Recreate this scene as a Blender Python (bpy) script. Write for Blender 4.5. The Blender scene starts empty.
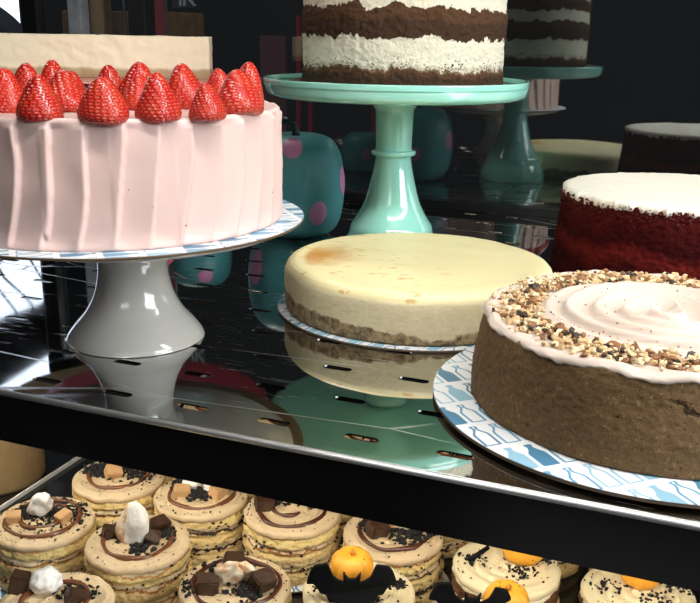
import bpy, bmesh, math, random
from mathutils import Vector, Matrix, noise
R = random.Random(7)
PI = math.pi
sc = bpy.context.scene
C = sc.collection
YAW = math.radians(21.2)          # the camera looks 21 degrees left of the shelf's normal
HX, HY = -math.sin(YAW), math.cos(YAW)

# ------------------------------------------------------------------ helpers
def obj(name, bm, mats, parent=None, loc=(0, 0, 0), rot=(0, 0, 0), smooth=True):
    me = bpy.data.meshes.new(name)
    bmesh.ops.recalc_face_normals(bm, faces=bm.faces[:])
    bm.to_mesh(me); bm.free()
    if not isinstance(mats, (list, tuple)): mats = [mats]
    for m in mats: me.materials.append(m)
    if smooth:
        for p in me.polygons: p.use_smooth = True
    o = bpy.data.objects.new(name, me); C.objects.link(o)
    o.parent = parent; o.location = loc; o.rotation_euler = rot
    return o

def tag(o, label=None, cat=None, group=None, kind=None):
    if label: o['label'] = label
    if cat: o['category'] = cat
    if group: o['group'] = group
    if kind: o['kind'] = kind
    return o

def thing(name, label, cat, loc=(0, 0, 0), rz=0, group=None):
    o = bpy.data.objects.new(name, None); C.objects.link(o)
    o.empty_display_size = .02
    o.location = loc; o.rotation_euler = (0, 0, rz)
    return tag(o, label, cat, group)

def struct(name, bm, m, parent=None, smooth=False):
    o = obj(name, bm, m, parent, smooth=smooth); o['kind'] = 'structure'
    return o

def sharp(o, deg=35):
    o.data.set_sharp_from_angle(angle=math.radians(deg))
    return o

def bev(o, w, seg=2):
    m = o.modifiers.new('bevel', 'BEVEL'); m.width = w; m.segments = seg; m.limit_method = 'ANGLE'
    return o

def bx(bm, x0, x1, y0, y1, z0, z1, mi=0):
    v = [bm.verts.new((x, y, z)) for z in (z0, z1) for y in (y0, y1) for x in (x0, x1)]
    for f in ((0, 2, 3, 1), (4, 5, 7, 6), (0, 1, 5, 4), (2, 6, 7, 3), (0, 4, 6, 2), (1, 3, 7, 5)):
        bm.faces.new([v[i] for i in f]).material_index = mi
    return v

def box(*a):
    bm = bmesh.new(); bx(bm, *a); return bm

def lathe(prof, n=96, fn=None, bm=None, mi=None):
    """revolve (r, z) pairs; fn(theta, r, z, t) -> (r, z) displaces them"""
    bm = bm or bmesh.new()
    rings = []
    for j, (r, z) in enumerate(prof):
        t = j / max(1, len(prof) - 1)
        if r < 1e-6:
            z2 = fn(0, 0, z, t)[1] if fn else z
            rings.append([bm.verts.new((0, 0, z2))]); continue
        ring = []
        for i in range(n):
            a = 2 * PI * i / n
            rr, zz = fn(a, r, z, t) if fn else (r, z)
            ring.append(bm.verts.new((rr * math.cos(a), rr * math.sin(a), zz)))
        rings.append(ring)
    for j in range(len(rings) - 1):
        A, B = rings[j], rings[j + 1]
        for i in range(n):
            k = (i + 1) % n
            if len(A) == 1 and len(B) == 1: continue
            if len(A) == 1: f = bm.faces.new((A[0], B[k], B[i]))
            elif len(B) == 1: f = bm.faces.new((A[i], A[k], B[0]))
            else: f = bm.faces.new((A[i], A[k], B[k], B[i]))
            if mi is not None: f.material_index = mi
    return bm

def dense(prof, step):
    """resample a polyline profile"""
    out = [prof[0]]
    for a, b in zip(prof, prof[1:]):
        L = math.hypot(b[0] - a[0], b[1] - a[1]); k = max(1, int(round(L / step)))
        for i in range(1, k + 1):
            out.append((a[0] + (b[0] - a[0]) * i / k, a[1] + (b[1] - a[1]) * i / k))
    return out

def smoothprof(pts, k=4):
    """Catmull-Rom through profile points"""
    P = [pts[0]] + list(pts) + [pts[-1]]; out = []
    for i in range(1, len(P) - 2):
        for s in range(k):
            t = s / k
            q = []
            for d in (0, 1):
                a, b, c, e = P[i-1][d], P[i][d], P[i+1][d], P[i+2][d]
                q.append(.5 * (2*b + (c-a)*t + (2*a-5*b+4*c-e)*t*t + (3*b-a-3*c+e)*t**3))
            out.append((max(0, q[0]), q[1]))
    out.append(pts[-1]); return out

def tube(bm, pts, rad, n=8, closed=False, mi=0):
    N = len(pts); rings = []
    pts = [Vector(p) for p in pts]
    for i, p in enumerate(pts):
        if closed: t = pts[(i+1) % N] - pts[i-1]
        else: t = pts[min(i+1, N-1)] - pts[max(i-1, 0)]
        t.normalize()
        u = t.cross(Vector((0, 0, 1)))
        if u.length < .05: u = t.cross(Vector((0, 1, 0)))
        u.normalize(); w = u.cross(t)
        r = rad(i / max(1, N-1)) if callable(rad) else rad
        rings.append([bm.verts.new(p + u * r * math.cos(2*PI*k/n) + w * r * math.sin(2*PI*k/n)) for k in range(n)])
    for i in range(N if closed else N - 1):
        A, B = rings[i], rings[(i+1) % N]
        for k in range(n):
            bm.faces.new((A[k], A[(k+1) % n], B[(k+1) % n], B[k])).material_index = mi
    if not closed:
        bm.faces.new(rings[0]).material_index = mi; bm.faces.new(rings[-1][::-1]).material_index = mi
    return bm

def lump(bm, c, s, seed, mi=0, sub=1, rough=.35, rot=None, freq=1.3):
    """one irregular crumb / nut piece: a noisy stretched icosphere"""
    m = bmesh.ops.create_icosphere(bm, subdivisions=sub, radius=1)
    M = rot or Matrix.Rotation(R.uniform(0, 6.3), 3, 'Z') @ Matrix.Rotation(R.uniform(-.6, .6), 3, 'X')
    off = Vector((seed * 3.7, seed * 1.3, seed * 9.1))
    vs = m['verts']
    for v in vs:
        d = 1 + rough * noise.noise(v.co * freq + off) * 2
        q = Vector((v.co.x * s[0] * d, v.co.y * s[1] * d, v.co.z * s[2] * d))
        v.co = Vector(c) + M @ q
    fs = set(f for v in vs for f in v.link_faces)
    for f in fs: f.material_index = mi
    return vs

def chunk(s, seed, rough=.12):
    """a broken cube of chocolate or fudge"""
    bm = bmesh.new(); bmesh.ops.create_cube(bm, size=2)
    bmesh.ops.bevel(bm, geom=bm.edges[:], offset=.13, segments=2, affect='EDGES')
    bmesh.ops.triangulate(bm, faces=bm.faces[:])
    bmesh.ops.subdivide_edges(bm, edges=[e for e in bm.edges if e.calc_length() > .8], cuts=2)
    for v in bm.verts:
        n_ = noise.noise_vector(v.co * 1.1 + Vector((seed * 5.1, seed, seed * 2.2)))
        v.co = v.co + n_ * rough
        v.co = Vector((v.co.x * s[0], v.co.y * s[1], v.co.z * s[2]))
    return bm

def fbm(p, o=3): return noise.fractal(Vector(p), 1.0, 2.0, o)

# ------------------------------------------------------------------ materials
class NB:
    def __init__(s, name):
        s.m = bpy.data.materials.new(name); s.m.use_nodes = True
        s.t = s.m.node_tree; s.n = s.t.nodes; s.b = s.n['Principled BSDF']; s.out = s.n['Material Output']
    def new(s, ty, **k):
        n = s.n.new(ty)
        for a, b in k.items(): setattr(n, a, b)
        return n
    def link(s, a, b): s.t.links.new(a, b)
    def put(s, sock, v):
        if isinstance(v, bpy.types.NodeSocket): s.link(v, sock)
        elif v is not None: sock.default_value = v
    def math(s, op, a, b=None, c=None, clamp=False):
        n = s.new('ShaderNodeMath', operation=op); n.use_clamp = clamp
        s.put(n.inputs[0], a); s.put(n.inputs[1], b)
        if c is not None: s.put(n.inputs[2], c)
        return n.outputs[0]
    def coord(s, seeded=False):
        tc = s.new('ShaderNodeTexCoord').outputs['Object']
        if not seeded: return tc
        oi = s.new('ShaderNodeObjectInfo')
        v = s.new('ShaderNodeVectorMath', operation='SCALE'); v.inputs[0].default_value = (3.1, 7.7, 5.3); s.link(oi.outputs['Random'], v.inputs['Scale'])
        a = s.new('ShaderNodeVectorMath', operation='ADD'); s.link(tc, a.inputs[0]); s.link(v.outputs[0], a.inputs[1])
        return a.outputs[0]
    def noise(s, vec, scale, detail=4, rough=.55, dist=0, col=False):
        n = s.new('ShaderNodeTexNoise'); s.put(n.inputs['Vector'], vec)
        n.inputs['Scale'].default_value = scale; n.inputs['Detail'].default_value = detail
        n.inputs['Roughness'].default_value = rough; n.inputs['Distortion'].default_value = dist
        return n.outputs['Color' if col else 'Fac']
    def voro(s, vec, scale, feat='F1', out='Distance'):
        n = s.new('ShaderNodeTexVoronoi', feature=feat); s.put(n.inputs['Vector'], vec); n.inputs['Scale'].default_value = scale
        return n.outputs[out]
    def map(s, vec, sc_):
        n = s.new('ShaderNodeMapping'); s.put(n.inputs['Vector'], vec); n.inputs['Scale'].default_value = sc_
        return n.outputs[0]
    def ramp(s, fac, stops, interp='LINEAR'):
        n = s.new('ShaderNodeValToRGB'); s.put(n.inputs[0], fac); e = n.color_ramp; e.interpolation = interp
        while len(e.elements) < len(stops): e.elements.new(.5)
        for el, (p, c) in zip(e.elements, stops):
            el.position = p; el.color = (*c, 1) if not isinstance(c, (int, float)) else (c, c, c, 1)
        return n.outputs[0]
    def mix(s, f, a, b, blend='MIX'):
        n = s.new('ShaderNodeMix', data_type='RGBA', blend_type=blend)
        s.put(n.inputs[0], f)
        for i, v in ((6, a), (7, b)):
            s.put(n.inputs[i], v if isinstance(v, bpy.types.NodeSocket) else (*v, 1))
        return n.outputs[2]
    def xyz(s, vec):
        n = s.new('ShaderNodeSeparateXYZ'); s.link(vec, n.inputs[0]); return n.outputs
    def step(s, v, lo, hi):
        n = s.new('ShaderNodeMapRange'); n.interpolation_type = 'SMOOTHSTEP'; s.put(n.inputs[0], v)
        n.inputs[1].default_value = lo; n.inputs[2].default_value = hi
        return n.outputs[0]
    def bump(s, h, strength=.4, dist=.002):
        n = s.new('ShaderNodeBump'); s.put(n.inputs['Height'], h); n.inputs['Strength'].default_value = strength
        n.inputs['Distance'].default_value = dist; s.link(n.outputs[0], s.b.inputs['Normal'])
    def set(s, col=None, rough=.5, metal=0, spec=None, sss=0, ssr=(1, .5, .3), coat=0, **k):
        i = s.b.inputs
        if col is not None: s.put(i['Base Color'], col if isinstance(col, bpy.types.NodeSocket) else (*col, 1))
        s.put(i['Roughness'], rough); i['Metallic'].default_value = metal
        if spec is not None: i['Specular IOR Level'].default_value = spec
        if sss:
            i['Subsurface Weight'].default_value = sss; i['Subsurface Radius'].default_value = ssr; i['Subsurface Scale'].default_value = .006
        if coat: i['Coat Weight'].default_value = coat; i['Coat Roughness'].default_value = .08
        for a, b in k.items(): i[a.replace('_', ' ')].default_value = b
        return s.m

def plain(name, col, rough=.5, metal=0, spec=None, coat=0, var=.12, vscale=30, bumpy=0, bscale=200, bd=.001):
    b = NB(name); v = b.coord()
    n = b.noise(v, vscale)
    c = b.mix(n, tuple(max(0, x * (1 - var)) for x in col), tuple(min(1, x * (1 + var)) for x in col))
    if bumpy: b.bump(b.noise(v, bscale), bumpy, bd)
    return b.set(c, rough, metal, spec, coat=coat)

def emit(name, col, st):
    b = NB(name); v = b.coord()
    c = b.mix(b.noise(b.map(v, (4, 1, .8)), 3.0, 5, .7), col, tuple(x * .72 for x in col[:2]) + (col[2] * .85,))
    b.link(c, b.b.inputs['Emission Color']); b.b.inputs['Emission Strength'].default_value = st
    return b.set((0, 0, 0), 1)

# mirror-polished steel shelf with fine scratches
def mat_shelf():
    b = NB('polished_steel_scratched'); v = b.coord()
    s1 = b.step(b.noise(b.map(v, (3, 90, 1)), 6, 3, .7), .63, .70)
    s2 = b.step(b.noise(b.map(v, (5, 160, 1)), 5, 2, .6, .4), .66, .70)
    patch = b.step(b.noise(v, 4.2, 2), .40, .6)
    sc_ = b.math('MULTIPLY', b.math('MAXIMUM', s1, s2), patch)
    ww = b.new('ShaderNodeTexVoronoi', feature='DISTANCE_TO_EDGE'); b.link(b.map(v, (2.2, 9, 1)), ww.inputs[0]); ww.inputs['Scale'].default_value = 1.6
    line = b.math('SUBTRACT', 1, b.step(ww.outputs['Distance'], .0, .02))
    sc2 = b.math('MAXIMUM', sc_, b.math('MULTIPLY', line, b.step(b.noise(v, 7, 2), .42, .55)))
    r = b.math('ADD', .025, b.math('MULTIPLY', sc2, .33))
    r = b.math('ADD', r, b.math('MULTIPLY', b.step(b.noise(v, 12, 4), .45, .8), .03))
    c = b.mix(sc2, (.52, .53, .53), (.8, .82, .85))
    return b.set(c, r, 1)

# printed card: rows of milk bottles, filled or outlined, in three blues on white
def mat_board(name, ang, w=.0135, h=.033):
    b = NB(name); v = b.coord()
    mp = b.new('ShaderNodeMapping'); b.link(v, mp.inputs[0]); mp.inputs['Rotation'].default_value = (0, 0, ang)
    X, Y, Z = b.xyz(mp.outputs[0])
    yy = b.math('DIVIDE', Y, h); row = b.math('FLOOR', yy); fy = b.math('SUBTRACT', yy, row)
    xx = b.math('ADD', b.math('DIVIDE', X, w), b.math('MULTIPLY', row, .37)); colm = b.math('FLOOR', xx); fx = b.math('SUBTRACT', xx, colm)
    prof = b.ramp(fy, [(0, 0), (.075, 0), (.08, .38), (.10, .41), (.52, .42), (.60, .38), (.70, .22), (.77, .15), (.84, .14), (.845, .19), (.915, .19), (.92, 0)])
    d = b.math('SUBTRACT', prof, b.math('ABSOLUTE', b.math('SUBTRACT', fx, .5)))
    cv = b.new('ShaderNodeCombineXYZ'); b.link(colm, cv.inputs[0]); b.link(row, cv.inputs[1])
    wn = b.new('ShaderNodeTexWhiteNoise', noise_dimensions='2D'); b.link(cv.outputs[0], wn.inputs[0])
    rnd = wn.outputs['Value']
    inside = b.math('GREATER_THAN', d, 0.0)
    vb = b.math('MAXIMUM', b.math('LESS_THAN', fy, .115), b.math('GREATER_THAN', fy, .89))
    core = b.math('MULTIPLY', b.math('GREATER_THAN', d, .13), b.math('SUBTRACT', 1, vb))
    outl = b.math('SUBTRACT', inside, core)
    isout = b.math('GREATER_THAN', b.math('FRACT', b.math('MULTIPLY', rnd, 7.31)), .55)
    mask = b.math('ADD', b.math('MULTIPLY', inside, b.math('SUBTRACT', 1, isout)), b.math('MULTIPLY', outl, isout))
    blue = b.ramp(rnd, [(0, (.075, .22, .36)), (.33, (.12, .33, .50)), (.66, (.28, .50, .64))], 'CONSTANT')
    c = b.mix(mask, (.84, .86, .88), blue)
    return b.set(c, .32, spec=.5)

def mat_band(name, stops, h, amp, freq, bump=(.5, 180, .0015), rough=.75, seeded=False, sss=0, interp='CONSTANT', dots=None, mott=.16, amp2=None, spec=.3):
    """cake side: colours by height with ragged edges"""
    b = NB(name); v = b.coord(seeded); v0 = b.coord()
    X, Y, Z = b.xyz(v0)
    n = b.noise(b.map(v, (1, 1, .6)), freq, 6, .65)
    zz = b.math('ADD', Z, b.math('MULTIPLY', b.math('SUBTRACT', n, .5), amp))
    if amp2:
        n2 = b.noise(b.map(v, (1, 1, .1)), amp2[1], 2, .5)
        zz = b.math('ADD', zz, b.math('MULTIPLY', b.math('SUBTRACT', n2, .5), amp2[0]))
    c = b.ramp(b.math('DIVIDE', zz, h), stops, interp)
    g = b.noise(v, bump[1], 5, .7)
    c = b.mix(mott * 2, c, b.mix(g, (.25, .25, .25), (.8, .8, .8)), 'OVERLAY')
    if dots:
        dn = b.new('ShaderNodeTexVoronoi'); b.link(b.map(v, (1, 1, 1.5)), dn.inputs[0]); dn.inputs['Scale'].default_value = dots[0]; dn.inputs['Randomness'].default_value = 1
        dm = b.math('MULTIPLY', b.math('LESS_THAN', dn.outputs['Distance'], dots[1]), b.step(b.noise(v, dots[3], 2), dots[4], dots[4] + .08))
        if len(dots) > 5:
            dm = b.math('MULTIPLY', dm, b.ramp(b.math('DIVIDE', zz, h), dots[5]))
        c = b.mix(dm, c, dots[2])
    hh = b.math('ADD', g, b.math('MULTIPLY', b.noise(v, bump[1] * .3, 3), 1.2))
    b.bump(hh, bump[0], bump[2])
    return b.set(c, rough, sss=sss, spec=spec)

M = {}
M['shelf'] = mat_shelf()
M['chrome'] = plain('satin_steel_trim', (.90, .90, .91), .42, 1)
M['black_gloss'] = plain('black_enamel', (.006, .006, .006), .18, spec=.45)
M['black_tray'] = plain('black_lacquer_tray', (.012, .012, .013), .14)
M['bottles'] = mat_board('printed_bottle_card', YAW - math.radians(21.2) - YAW)
M['bottles2'] = mat_board('printed_bottle_card_turned', math.radians(48), .0105, .026)
M['card_back'] = plain('brown_cardboard', (.10, .065, .035), .45)
M['white_ceramic'] = plain('white_glazed_ceramic', (.52, .51, .48), .12, coat=.6, var=.02)
M['mint'] = plain('mint_green_glass', (.30, .66, .56), .12, coat=.7, var=.03)
M['crimson'] = plain('crimson_glaze', (.55, .085, .125), .2, coat=.4, var=.06)

def mat_teal():
    b = NB('teal_painted_foam'); v = b.coord(True)
    n = b.noise(v, 40, 5, .6); c = b.mix(n, (.045, .21, .225), (.085, .31, .325))
    c = b.mix(b.step(b.noise(b.map(v, (1, 1, .25)), 90, 3), .58, .75), c, (.07, .28, .29))
    return b.set(c, .42, spec=.4)
M['teal'] = mat_teal()
M['teal_dark'] = plain('dark_teal_stem', (.008, .05, .05), .4)
M['dot'] = plain('orchid_pink_paint', (.52, .21, .38), .5, var=.05)

def mat_pink():
    b = NB('pale_pink_buttercream'); v = b.coord()
    n = b.noise(v, 22, 3); c = b.mix(n, (.70, .495, .455), (.76, .565, .525))
    sp = b.math('MULTIPLY', b.math('LESS_THAN', b.voro(v, 75), .055), b.step(b.noise(v, 13, 1), .56, .60))
    c = b.mix(sp, c, (.35, .13, .10))
    b.bump(b.noise(v, 120, 3), .12, .001)
    return b.set(c, .42, sss=.15, ssr=(1, .6, .5), spec=.4)
M['pink'] = mat_pink()

def mat_straw():
    b = NB('ripe_strawberry'); v = b.coord(); X, Y, Z = b.xyz(v)
    oi = b.new('ShaderNodeObjectInfo').outputs['Random']
    ang = b.math('DIVIDE', b.math('ARCTAN2', Y, X), 2 * PI)
    rowf = b.math('DIVIDE', Z, .0025); row = b.math('FLOOR', rowf); fy = b.math('SUBTRACT', b.math('SUBTRACT', rowf, row), .5)
    rr = b.math('SQRT', b.math('ADD', b.math('MULTIPLY', X, X), b.math('MULTIPLY', Y, Y)))
    cnt = b.math('MAXIMUM', b.math('ROUND', b.math('SUBTRACT', 27, b.math('MULTIPLY', row, 1.55))), 6)
    u = b.math('ADD', b.math('MULTIPLY', ang, cnt), b.math('MULTIPLY', row, .5)); fx = b.math('SUBTRACT', b.math('FRACT', b.math('ADD', u, 20)), .5)
    dx = b.math('MULTIPLY', fx, 1.0); d2 = b.math('ADD', b.math('POWER', b.math('ABSOLUTE', dx), 2), b.math('MULTIPLY', b.math('POWER', b.math('ABSOLUTE', fy), 2), .8))
    d = b.math('SQRT', d2)
    seed = b.math('MULTIPLY', b.math('SUBTRACT', 1, b.step(d, .10, .22)), .4)
    pit = b.step(d, .10, .46)
    deep = b.mix(oi, (.42, .007, .008), (.56, .020, .012))
    ripe = b.mix(b.step(b.noise(b.coord(True), 60, 2), .35, .7), deep, (.52, .032, .014))
    c = b.mix(b.math('MULTIPLY', b.math('SUBTRACT', 1, pit), .45), ripe, (.26, .0, .004))
    c = b.mix(seed, c, (.70, .34, .14))
    b.bump(b.math('SUBTRACT', pit, b.math('MULTIPLY', seed, -.55)), .8, .0009)
    return b.set(c, .24, sss=.12, ssr=(1, .15, .08), spec=.6)
M['straw'] = mat_straw()

def mat_cheese():
    b = NB('baked_cheesecake'); v = b.coord(); X, Y, Z = b.xyz(v)
    side = b.mix(b.noise(v, 110, 5, .75), (.60, .50, .28), (.84, .76, .52))
    pores = b.math('MULTIPLY', b.step(b.noise(b.map(v, (1, 1, 1.8)), 130, 4, .6), .60, .70), .55)
    side = b.mix(pores, side, (.66, .52, .25))
    r = b.math('SQRT', b.math('ADD', b.math('MULTIPLY', X, X), b.math('MULTIPLY', Y, Y)))
    topc = b.mix(b.noise(v, 14, 4), (.80, .70, .38), (.86, .77, .46))
    # browned crescent near the left rim and small brown flecks
    dl = b.math('SQRT', b.math('ADD', b.math('POWER', b.math('ADD', X, .086), 2), b.math('MULTIPLY', b.math('POWER', b.math('ADD', Y, .022), 2), .5)))
    br = b.math('MULTIPLY', b.math('SUBTRACT', 1, b.step(b.math('ADD', dl, b.math('MULTIPLY', b.noise(v, 60, 4), .03)), .018, .055)), b.math('SUBTRACT', 1, b.step(r, .098, .106)))
    topc = b.mix(b.math('MULTIPLY', br, .95), topc, (.55, .25, .05))
    fl = b.math('MULTIPLY', b.step(b.noise(b.map(v, (1, 2, 1)), 85, 3), .60, .68), b.math('SUBTRACT', 1, b.step(b.math('ADD', X, b.math('MULTIPLY', Y, .8)), -.05, .05)))
    topc = b.mix(b.math('MULTIPLY', fl, .8), topc, (.62, .38, .10))
    ist = b.step(b.math('ADD', Z, b.math('MULTIPLY', b.math('SUBTRACT', b.noise(v, 25, 2), .5), .004)), .0335, .0375)
    rimc = b.mix(ist, side, topc)
    cr = b.math('ADD', Z, b.math('MULTIPLY', b.math('SUBTRACT', b.noise(v, 24, 5, .65), .5), .034))
    crm = b.math('SUBTRACT', 1, b.step(b.math('ADD', cr, b.math('MULTIPLY', X, .035)), .0105, .0135))
    crust = b.mix(b.step(b.noise(v, 130, 5, .8), .35, .65), (.10, .065, .035), (.44, .32, .17))
    c = b.mix(crm, rimc, crust)
    hh = b.math('MULTIPLY', b.math('ADD', b.noise(v, 480, 6, .8), b.math('MULTIPLY', b.noise(v, 210, 3), .35)), b.math('SUBTRACT', 1, b.math('MULTIPLY', ist, .93)))
    b.bump(hh, .55, .0012)
    return b.set(c, b.math('SUBTRACT', .7, b.math('MULTIPLY', ist, .28)), sss=.08, ssr=(1, .7, .35), spec=.35)
M['cheese'] = mat_cheese()
M['cut_cheese'] = mat_band('tall_cheesecake_side', [(0, (.34, .24, .12)), (.19, (.42, .32, .18)), (.27, (.80, .73, .52))], .0415, .009, 60, (.25, 90, .001), .6, interp='LINEAR', mott=.07)

def mat_crust():
    b = NB('graham_crumb_crust'); v = b.coord()
    n = b.noise(v, 420, 5, .75); n2 = b.noise(v, 22, 4, .6)
    c = b.mix(n2, (.125, .070, .030), (.225, .138, .062))
    c = b.mix(b.step(n, .56, .72), c, (.42, .28, .13)); c = b.mix(b.step(n, .44, .32), c, (.05, .025, .01))
    e = b.new('ShaderNodeTexVoronoi', feature='DISTANCE_TO_EDGE')
    wv = b.new('ShaderNodeVectorMath', operation='ADD'); b.link(v, wv.inputs[0]); sm = b.new('ShaderNodeVectorMath', operation='SCALE'); b.link(b.noise(v, 50, 4, col=True), sm.inputs[0]); sm.inputs['Scale'].default_value = .02; b.link(sm.outputs[0], wv.inputs[1])
    b.link(wv.outputs[0], e.inputs[0]); e.inputs['Scale'].default_value = 17
    ck = b.math('MULTIPLY', b.math('SUBTRACT', 1, b.step(e.outputs['Distance'], .004, .03)), b.step(b.noise(v, 11, 1), .58, .63))
    c = b.mix(b.math('MULTIPLY', ck, .8), c, (.02, .01, .005))
    b.bump(b.math('SUBTRACT', b.math('ADD', n, b.math('MULTIPLY', n2, .8)), b.math('MULTIPLY', ck, 1.5)), .55, .0016)
    return b.set(c, .8, spec=.25)
M['crust'] = mat_crust()

def frosting(name, c0, c1, bs=60, bstr=.25, seeded=False):
    b = NB(name); v = b.coord(seeded)
    c = b.mix(b.noise(v, 30, 4), c0, c1); b.bump(b.noise(v, bs, 4, .6), bstr, .0015)
    return b.set(c, .42, sss=.12, ssr=(1, .75, .6), spec=.4)
M['frost_white'] = frosting('ivory_pink_frosting', (.64, .535, .46), (.70, .60, .525), 45, .2)
M['frost_cream'] = frosting('cream_cheese_frosting', (.85, .80, .68), (.90, .86, .76), 60, .25)
M['frost_yellow'] = frosting('pale_yellow_frosting', (.70, .58, .34), (.78, .67, .43), 90, .3, True)
M['nut_tan'] = plain('tan_nut', (.62, .43, .22), .55, var=.3, vscale=300)
M['nut_cream'] = plain('cream_nut', (.80, .66, .42), .55, var=.2, vscale=300)
M['nut_brown'] = plain('toasted_brown_nut', (.27, .12, .045), .5, var=.4, vscale=300)
M['nut_dark'] = plain('dark_walnut_skin', (.045, .028, .018), .5, var=.5, vscale=300)
M['velvet'] = mat_band('red_velvet_crumb', [(0, (.026, .0014, .0018)), (.22, (.042, .0025, .003)), (.34, (.026, .0014, .0018)), (.50, (.12, .010, .008)), (.60, (.03, .0018, .002)), (.74, (.052, .004, .004)), (.93, (.085, .009, .008))], .1, .045, 34, (1, 260, .003), .9, interp='LINEAR', mott=.26, spec=.08)
M['choc_sponge'] = None
BR, BR2, WH = (.045, .020, .009), (.075, .034, .014), (.74, .69, .55)
M['naked'] = mat_band('chocolate_layer_cake_side', [(0, BR), (.10, (.08, .034, .014)), (.135, (.16, .10, .06)), (.155, (.55, .49, .38)), (.185, WH), (.405, BR), (.55, BR2), (.66, WH), (.80, BR2), (.955, WH)], .112, .024, 75, (1, 260, .003), .85, dots=(330, .33, (.06, .028, .012), 60, .44, [(0, 0), (.13, 0), (.14, 1), (.22, 1), (.26, 0)]), mott=.18, amp2=(.014, 16))
YL, BG = (.84, .62, .22), (.74, .55, .33)
M['smore'] = mat_band('layered_vanilla_sponge_side',
    [(0, (.66, .46, .18)), (.05, (.76, .55, .25)), (.22, (.40, .18, .05)), (.25, (.70, .53, .31)), (.33, (.75, .57, .32)), (.40, (.76, .55, .24)), (.56, (.42, .18, .05)), (.59, (.74, .57, .35)), (.68, (.80, .60, .25)), (.83, (.55, .27, .08)), (.86, (.74, .57, .35))],
    .045, .0110, 90, (.9, 260, .002), .7, seeded=True, dots=(240, .34, (.018, .012, .010), 40, .47, [(0, .1), (.2, .3), (.25, 1), (.36, 1), (.4, .2), (.56, .3), (.6, 1), (.68, 1), (.72, 0)]), mott=.22, amp2=(.013, 18))
M['smore_b'] = mat_band('layered_golden_sponge_side',
    [(0, (.62, .43, .17)), (.06, (.74, .53, .24)), (.29, (.04, .025, .015)), (.335, (.68, .51, .30)), (.42, (.78, .57, .24)), (.60, (.05, .03, .02)), (.64, (.70, .53, .32)), (.74, (.82, .62, .25)), (.87, (.42, .17, .05)), (.90, (.72, .55, .33))],
    .045, .0115, 80, (.9, 260, .002), .7, seeded=True, dots=(220, .30, (.018, .012, .010), 40, .50, [(0, .2), (.25, 1), (.4, 1), (.5, .1), (.7, 1)]), mott=.22, amp2=(.013, 15))
M['pumpk_side'] = mat_band('chocolate_layer_cream_side', [(0, (.80, .70, .46)), (.10, (.13, .055, .02)), (.34, (.82, .72, .48)), (.52, (.13, .055, .02)), (.82, (.84, .74, .50))], .045, .012, 45, (.5, 160, .002), .6, seeded=True, mott=.14, amp2=(.010, 20))
M['smore_top'] = frosting('mocha_beige_frosting', (.56, .41, .23), (.68, .52, .32), 160, .8, True)
M['tan_side'] = plain('tan_cake_side', (.32, .21, .095), .7, var=.25, vscale=60, bumpy=.4, bscale=180)  # shade at the far left under the shelf is darkened into this colour
M['drizzle'] = plain('milk_chocolate_sauce', (.16, .055, .022), .22, var=.15, coat=.4)
M['drizzle_dark'] = plain('dark_chocolate_sauce', (.075, .022, .010), .2, var=.15, coat=.4)
M['crumb'] = plain('black_cookie_crumb', (.004, .003, .0025), .8, var=.5, vscale=400)
M['choc'] = plain('milk_chocolate_chunk', (.048, .022, .011), .42, var=.25, vscale=120, bumpy=.3, bscale=260)
M['fudge'] = plain('caramel_fudge_cube', (.56, .33, .15), .5, var=.15, vscale=140, bumpy=.25, bscale=260)
M['marsh'] = plain('white_meringue', (.80, .77, .71), .65, var=.05, vscale=100, bumpy=.6, bscale=240, bd=.0016)
def mat_toast():
    b = NB('toasted_marshmallow'); v = b.coord(True)
    c = b.mix(b.step(b.noise(v, 110, 5, .7), .42, .66), (.84, .72, .54), (.55, .26, .09))
    b.bump(b.noise(v, 200, 3), .3, .001)
    return b.set(c, .55)
M['toast'] = mat_toast()
def mat_pumpkin():
    b = NB('orange_icing_pumpkin'); v = b.coord(True)
    c = b.mix(b.noise(v, 120, 3), (.80, .33, .025), (.86, .42, .04))
    d = b.math('MULTIPLY', b.math('LESS_THAN', b.voro(v, 330), .22), b.step(b.noise(v, 120, 1), .55, .6))
    c = b.mix(d, c, (.10, .03, .01))
    return b.set(c, .45, sss=.1, ssr=(1, .5, .1))
M['pumpkin'] = mat_pumpkin()
M['bat'] = plain('black_icing', (.003, .0036, .0045), .6, spec=.15, bumpy=.15, bscale=300)

def mat_glass():
    b = NB('dark_tinted_glass')
    tr = b.new('ShaderNodeBsdfTransparent'); tr.inputs[0].default_value = (.80, .82, .82, 1)
    gl = b.new('ShaderNodeBsdfGlossy'); gl.inputs['Roughness'].default_value = .015; gl.inputs['Color'].default_value = (.9, .95, .95, 1)
    fr = b.new('ShaderNodeFresnel'); n0 = 2.3
    bf = b.new('ShaderNodeNewGeometry').outputs['Backfacing']
    b.link(b.math('ADD', n0, b.math('MULTIPLY', bf, 1 / n0 - n0)), fr.inputs['IOR'])
    mx = b.new('ShaderNodeMixShader'); b.link(fr.outputs[0], mx.inputs[0]); b.link(tr.outputs[0], mx.inputs[1]); b.link(gl.outputs[0], mx.inputs[2])
    b.link(mx.outputs[0], b.out.inputs['Surface']); return b.m
M['glass'] = mat_glass()
M['dark_wall'] = plain('dark_charcoal_paint', (.006, .007, .008), .8)
M['dark_floor'] = plain('dark_shop_floor', (.012, .012, .012), .6)
M['dark_frame'] = plain('dark_metal_frame', (.004, .004, .004), .35)
M['alu'] = plain('brushed_aluminium', (.45, .45, .44), .35, 1)

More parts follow.
